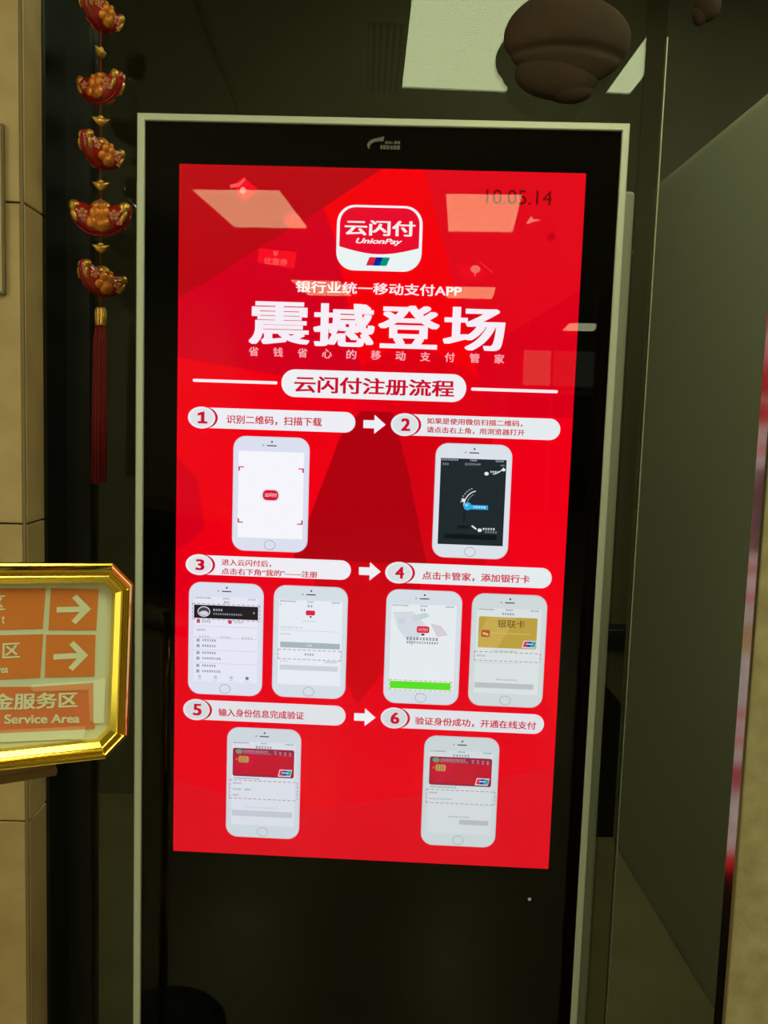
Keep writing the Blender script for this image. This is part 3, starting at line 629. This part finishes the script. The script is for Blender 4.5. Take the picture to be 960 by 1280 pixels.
# ------------------------------------------------------------ the string of festive ingots
HX, HY = -0.5206, 1.70
def HZ(px): return EYE + 0.7223 - (px - 45) * 0.0014895   # height on the string, from distances measured along it
HG = tag(empty('hanging_ornament', (HX, HY, HZ(0))), 'string of red and gold ingot charms with a long red tassel', 'ornament')
def hz(px): return HZ(px) - HZ(0)
MB().tube([(0, 0, CEIL - HZ(0)), (0, 0, hz(386))], 0.0013, red_cord, 8).build('cord', HG)
def charm(wid, name='ingot_charm'):
    a = wid / 2; hh = a * 0.56
    def bend(p):
        u = max(-1.0, min(1.0, p.x / a)); k = math.sqrt(max(0.0, 1 - u * u)); f = math.sqrt(max(0.0, 1 - u ** 4)) / max(k, 1e-4) if k > 1e-3 else 1.0
        return Vector((p.x, p.y * f, p.z * f + 0.42 * a * u * u - 0.06 * a))
    hh = a * 0.46
    mb = MB(); mb.ball((0, 0, 0), (a, a * 0.36, hh), red_plastic, bend, 32, 18)
    for s in (-1, 1):                                     # seams round the shell
        mb.tube([(a * 1.0 * math.cos(t), s * a * 0.06, bend(Vector((a * 0.999 * math.cos(t), 0, hh * math.sin(t)))).z - 0.004 * a) for t in [R(195 + 6 * k) for k in range(26)]], a * 0.022, red_plastic, 6)
    root = mb
    return mb, a, hh
def blossom(mb, c, r, mat, ny):
    for k in range(5):
        t = R(90 + 72 * k); mb.ball((c[0] + r * 0.62 * math.cos(t), c[1], c[2] + r * 0.62 * math.sin(t)), (r * 0.42, r * 0.22, r * 0.42), mat, nu=10, nv=6)
    mb.ball((c[0], c[1] + ny * r * 0.1, c[2]), (r * 0.26, r * 0.25, r * 0.26), gold_foil, nu=8, nv=6)
def make_charm(px, wid, yaw, tilt=0.0):
    mb, a, hh = charm(wid)
    o = mb.build('ingot_charm', HG, (0, 0, hz(px)), Euler((R(tilt * 0.3), R(tilt), R(yaw))))
    for ny in (-1, 1):
        yy = ny * a * 0.36
        g = MB()
        g.tube([(0.10 * a, yy * 1.10, -0.20 * a), (0.10 * a, yy * 0.7, -0.20 * a)], 0.255 * a, orange_gold, 24)
        g.tube([(0.10 * a, yy * 1.14, -0.20 * a), (0.10 * a, yy * 1.0, -0.20 * a)], 0.20 * a, orange_gold, 24)
        for gx, gz in ((-0.20, -0.16), (-0.10, 0.14), (0.17, 0.16)):
            g.ball((gx * a, yy * 0.93, gz * a), (0.19 * a, 0.09 * a, 0.19 * a), orange_gold, nu=14, nv=8)
            g.ball((gx * a, yy * 0.82, (gz + 0.21) * a), (0.11 * a, 0.08 * a, 0.11 * a), orange_gold, nu=12, nv=8)
        g.build('coin_medallion', o)
        for bx, by, bz, brr in ((-0.50, 0.93, 0.10, 0.17), (0.50, 0.93, 0.08, 0.18), (0.66, 0.80, -0.10, 0.13)):
            f = MB(); blossom(f, (bx * a, yy * by, bz * a), brr * a, pink_foil, ny); f.build('blossom', o)
        for s in (-1, 1):
            e = MB()
            e.ball((s * 0.80 * a, yy * 0.55, 0.36 * a), (0.18 * a, 0.12 * a, 0.19 * a), gold_foil, nu=14, nv=8)
            e.ball((s * 0.78 * a, yy * 0.72, 0.04 * a), (0.10 * a, 0.07 * a, 0.22 * a), gold_foil, nu=12, nv=8, M=Euler((0, s * 0.45, 0)).to_matrix())
            e.build('gold_tip', o)
    MB().ball((0, 0, hh * 0.78), (0.34 * a, 0.24 * a, 0.26 * a), gold_foil, nu=20, nv=10).ball((0, 0, hh * 0.78 + 0.25 * a), (0.07 * a, 0.07 * a, 0.06 * a), red_plastic, nu=8, nv=6).build('gold_dome', o)
    return o
for px, wd, yaw, tl_ in ((20, 0.098, 62, 12), (110, 0.100, -22, -3), (190, 0.100, 60, 10), (272, 0.118, 4, 0), (351, 0.100, 48, 14)): make_charm(px, wd, yaw, tl_)
bead0 = None
for px, yaw in ((66, 70), (150, 25), (230, 0), (309, 5)):
    if bead0 is None:
        mb = MB(); a = 0.017
        def bend2(p): u = p.x / a; return Vector((p.x, p.y * (1 - 0.6 * abs(u)), p.z * (1 - 0.75 * u * u) + 0.45 * a * u * u))
        mb.ball((0, 0, 0), (a, a * 0.42, a * 0.52), gold_foil, bend2, 18, 10); mb.ball((0, 0, a * 0.42), (a * 0.34, a * 0.3, a * 0.3), gold_foil, nu=12, nv=8)
        bead0 = mb.build('gold_bead', HG, (0, 0, hz(px)), (0, 0, R(yaw)))
    else: link('gold_bead', bead0.data, HG, (0, 0, hz(px)), (0, 0, R(yaw)))
cp = MB()
cp.tube([(0, 0, hz(384)), (0, 0, hz(387)), (0, 0, hz(406)), (0, 0, hz(407.5))], [0.008, 0.0105, 0.0105, 0.0112], gold_foil, 20)
for k in range(8):
    t = 2 * PI * k / 8; cp.tube([(0.0102 * math.cos(t), 0.0102 * math.sin(t), hz(387)), (0.0102 * math.cos(t), 0.0102 * math.sin(t), hz(406))], 0.0016, gold_foil, 6)
cp.build('tassel_cap', HG)
ts = MB()
for k in range(130):
    t = rnd.random() * 2 * PI; q = math.sqrt(rnd.random()); zb = hz(607 + rnd.random() * 10)
    r0 = 0.0092 * q; r1 = 0.0150 * q
    ts.tube([(r0 * math.cos(t), r0 * math.sin(t), hz(406)), (r1 * 0.9 * math.cos(t), r1 * 0.9 * math.sin(t), hz(430)), (r1 * math.cos(t + .1) - 0.001, r1 * math.sin(t + .1), hz(520)), (r1 * 1.05 * math.cos(t + .15) - 0.003, r1 * 1.05 * math.sin(t + .15), zb)], 0.0009, tassel_m, 4)
tag(ts.build('tassel', HG), kind='stuff')

# ------------------------------------------------------------ brown puffy hangings above the kiosk
def puff(loc, name, label, lobes, cordtop, yaw=0, crease=None):
    t = tag(empty(name, loc, (0, 0, R(yaw))), label, 'ornament')
    mb = MB()
    for c, r in lobes:
        def lump(p, r=r):
            n = math.sin(p.x * 31 + c[0] * 50) * math.cos(p.z * 27 + 1.3) * 0.0025; q = p * (1 + n / max(r[0], 0.01))
            if crease is not None and r[0] > 0.09:
                g = math.exp(-((p.z - crease - 0.10 * p.x * p.x / 0.01 * -0.1) / 0.0075) ** 2); q = Vector((q.x * (1 - 0.035 * g), q.y * (1 - 0.30 * g), q.z))
            return q
        mb.ball(c, r, plush_m, lump, 48, 64)
    mb.build('stuffed_body', t)
    MB().tube([(0.02, 0, 0.05), (0.02, 0, cordtop)], 0.0015, red_cord, 6).build('cord', t)
    return t
puff((0.382, 1.765, EYE + 0.758), 'plush_ornament', 'large brown two lobed plush hanging in front of the glass above the kiosk',
     [((0.0, 0, 0.026), (0.127, 0.036, 0.088)), ((-0.018, 0.002, -0.042), (0.084, 0.030, 0.050)), ((0.004, 0.003, -0.068), (0.052, 0.022, 0.028))], CEIL - EYE - 0.758, crease=-0.024)
puff((0.697, 1.90, EYE + 0.900), 'plush_ornament', 'small dark brown pointed plush hanging over the bright vertical glass edge',
     [((0.010, 0, 0.034), (0.030, 0.022, 0.040)), ((-0.004, 0, 0.006), (0.016, 0.013, 0.024))], CEIL - EYE - 0.90)

# ------------------------------------------------------------ things behind the glass
t = tag(empty('wall_box', (1.0, 3.16, 0.69)), 'small black box mounted on the wall seen right of the kiosk', 'box')
MB().bbox(-0.09, -0.02, 0, 0.10, 0.08, 0.045, black_metal, 0.004).build('box_body', t); MB().box(-0.08, -0.024, 0.008, 0.09, -0.019, 0.037, dark_gap).build('box_front', t)
t = tag(empty('waste_bin', (0.93, 3.06, 0)), 'dark bin with sloping lid behind the glass right of the kiosk', 'bin')
MB().add([(-0.1, -0.1, 0), (0.085, -0.1, 0), (0.085, -0.1, 0.44), (-0.02, -0.1, 0.56), (-0.1, -0.1, 0.56), (-0.1, 0.1, 0), (0.085, 0.1, 0), (0.085, 0.1, 0.44), (-0.02, 0.1, 0.56), (-0.1, 0.1, 0.56)],
         [(0, 1, 2, 3, 4), (9, 8, 7, 6, 5), (0, 5, 6, 1), (1, 6, 7, 2), (2, 7, 8, 3), (3, 8, 9, 4), (4, 9, 5, 0)], black_metal).build('bin_body', t)
MB().bbox(0.078, -0.09, 0.40, 0.094, 0.09, 0.425, black_metal, 0.003).build('bin_rim', t)

# added unseen glowing windows in the left side wall, brightening pillar and sign
fill_glow = lamp_mat('daylight_beyond', (0.92, 1.0, 0.60), 1.6)
for n_, y0 in ((2, -1.8), (3, -3.9)):
    wn = struct(MB().box(-3.0, y0, 0.3, -2.96, y0 + 0.06, 2.8, white_metal).box(-3.0, y0 + 1.5, 0.3, -2.96, y0 + 1.56, 2.8, white_metal).box(-3.0, y0 + 0.06, 2.74, -2.96, y0 + 1.5, 2.8, white_metal)
                .box(-3.0, y0 + 0.06, 0.3, -2.96, y0 + 1.5, 0.36, white_metal).box(-3.0, y0 + 0.76, 0.36, -2.96, y0 + 0.80, 2.74, white_metal).build('window_%d' % n_))
    boxo('window_light', (-2.995, y0 + 0.06, 0.36), (-2.985, y0 + 0.76, 2.74), fill_glow, wn); boxo('window_light', (-2.995, y0 + 0.80, 0.36), (-2.985, y0 + 1.5, 2.74), fill_glow, wn)
# reflected far end of the hall
dr = struct(MB().box(0.9, -13.2, 0, 1.0, -13.12, 2.3, white_metal).box(2.6, -13.2, 0, 2.7, -13.12, 2.3, white_metal).box(1.0, -13.2, 2.2, 2.6, -13.12, 2.3, white_metal).box(1.76, -13.2, 0, 1.84, -13.12, 2.2, white_metal).build('door_1'))
boxo('door_pane', (1.0, -13.18, 0), (1.76, -13.16, 2.2), black_polish, dr); boxo('door_pane', (1.84, -13.18, 0), (2.6, -13.16, 2.2), black_polish, dr)
tw = struct(MB().box(1.20, -13.2, 2.32, 1.25, -13.14, 3.05, white_metal).box(1.75, -13.2, 2.32, 1.80, -13.14, 3.05, white_metal).box(2.75, -13.2, 2.32, 2.80, -13.14, 3.05, white_metal)
            .box(1.25, -13.2, 3.0, 2.75, -13.14, 3.05, white_metal).box(1.25, -13.2, 2.32, 2.75, -13.14, 2.36, white_metal).build('window_4'))
boxo('window_light', (1.25, -13.19, 2.36), (1.75, -13.17, 3.0), lamp_mat('pale_transom', (0.9, 1.0, 0.7), 1.3), tw)
boxo('window_light', (1.80, -13.19, 2.36), (2.75, -13.17, 3.0), lamp_mat('dim_transom', (0.9, 1.0, 0.7), 0.30), tw)
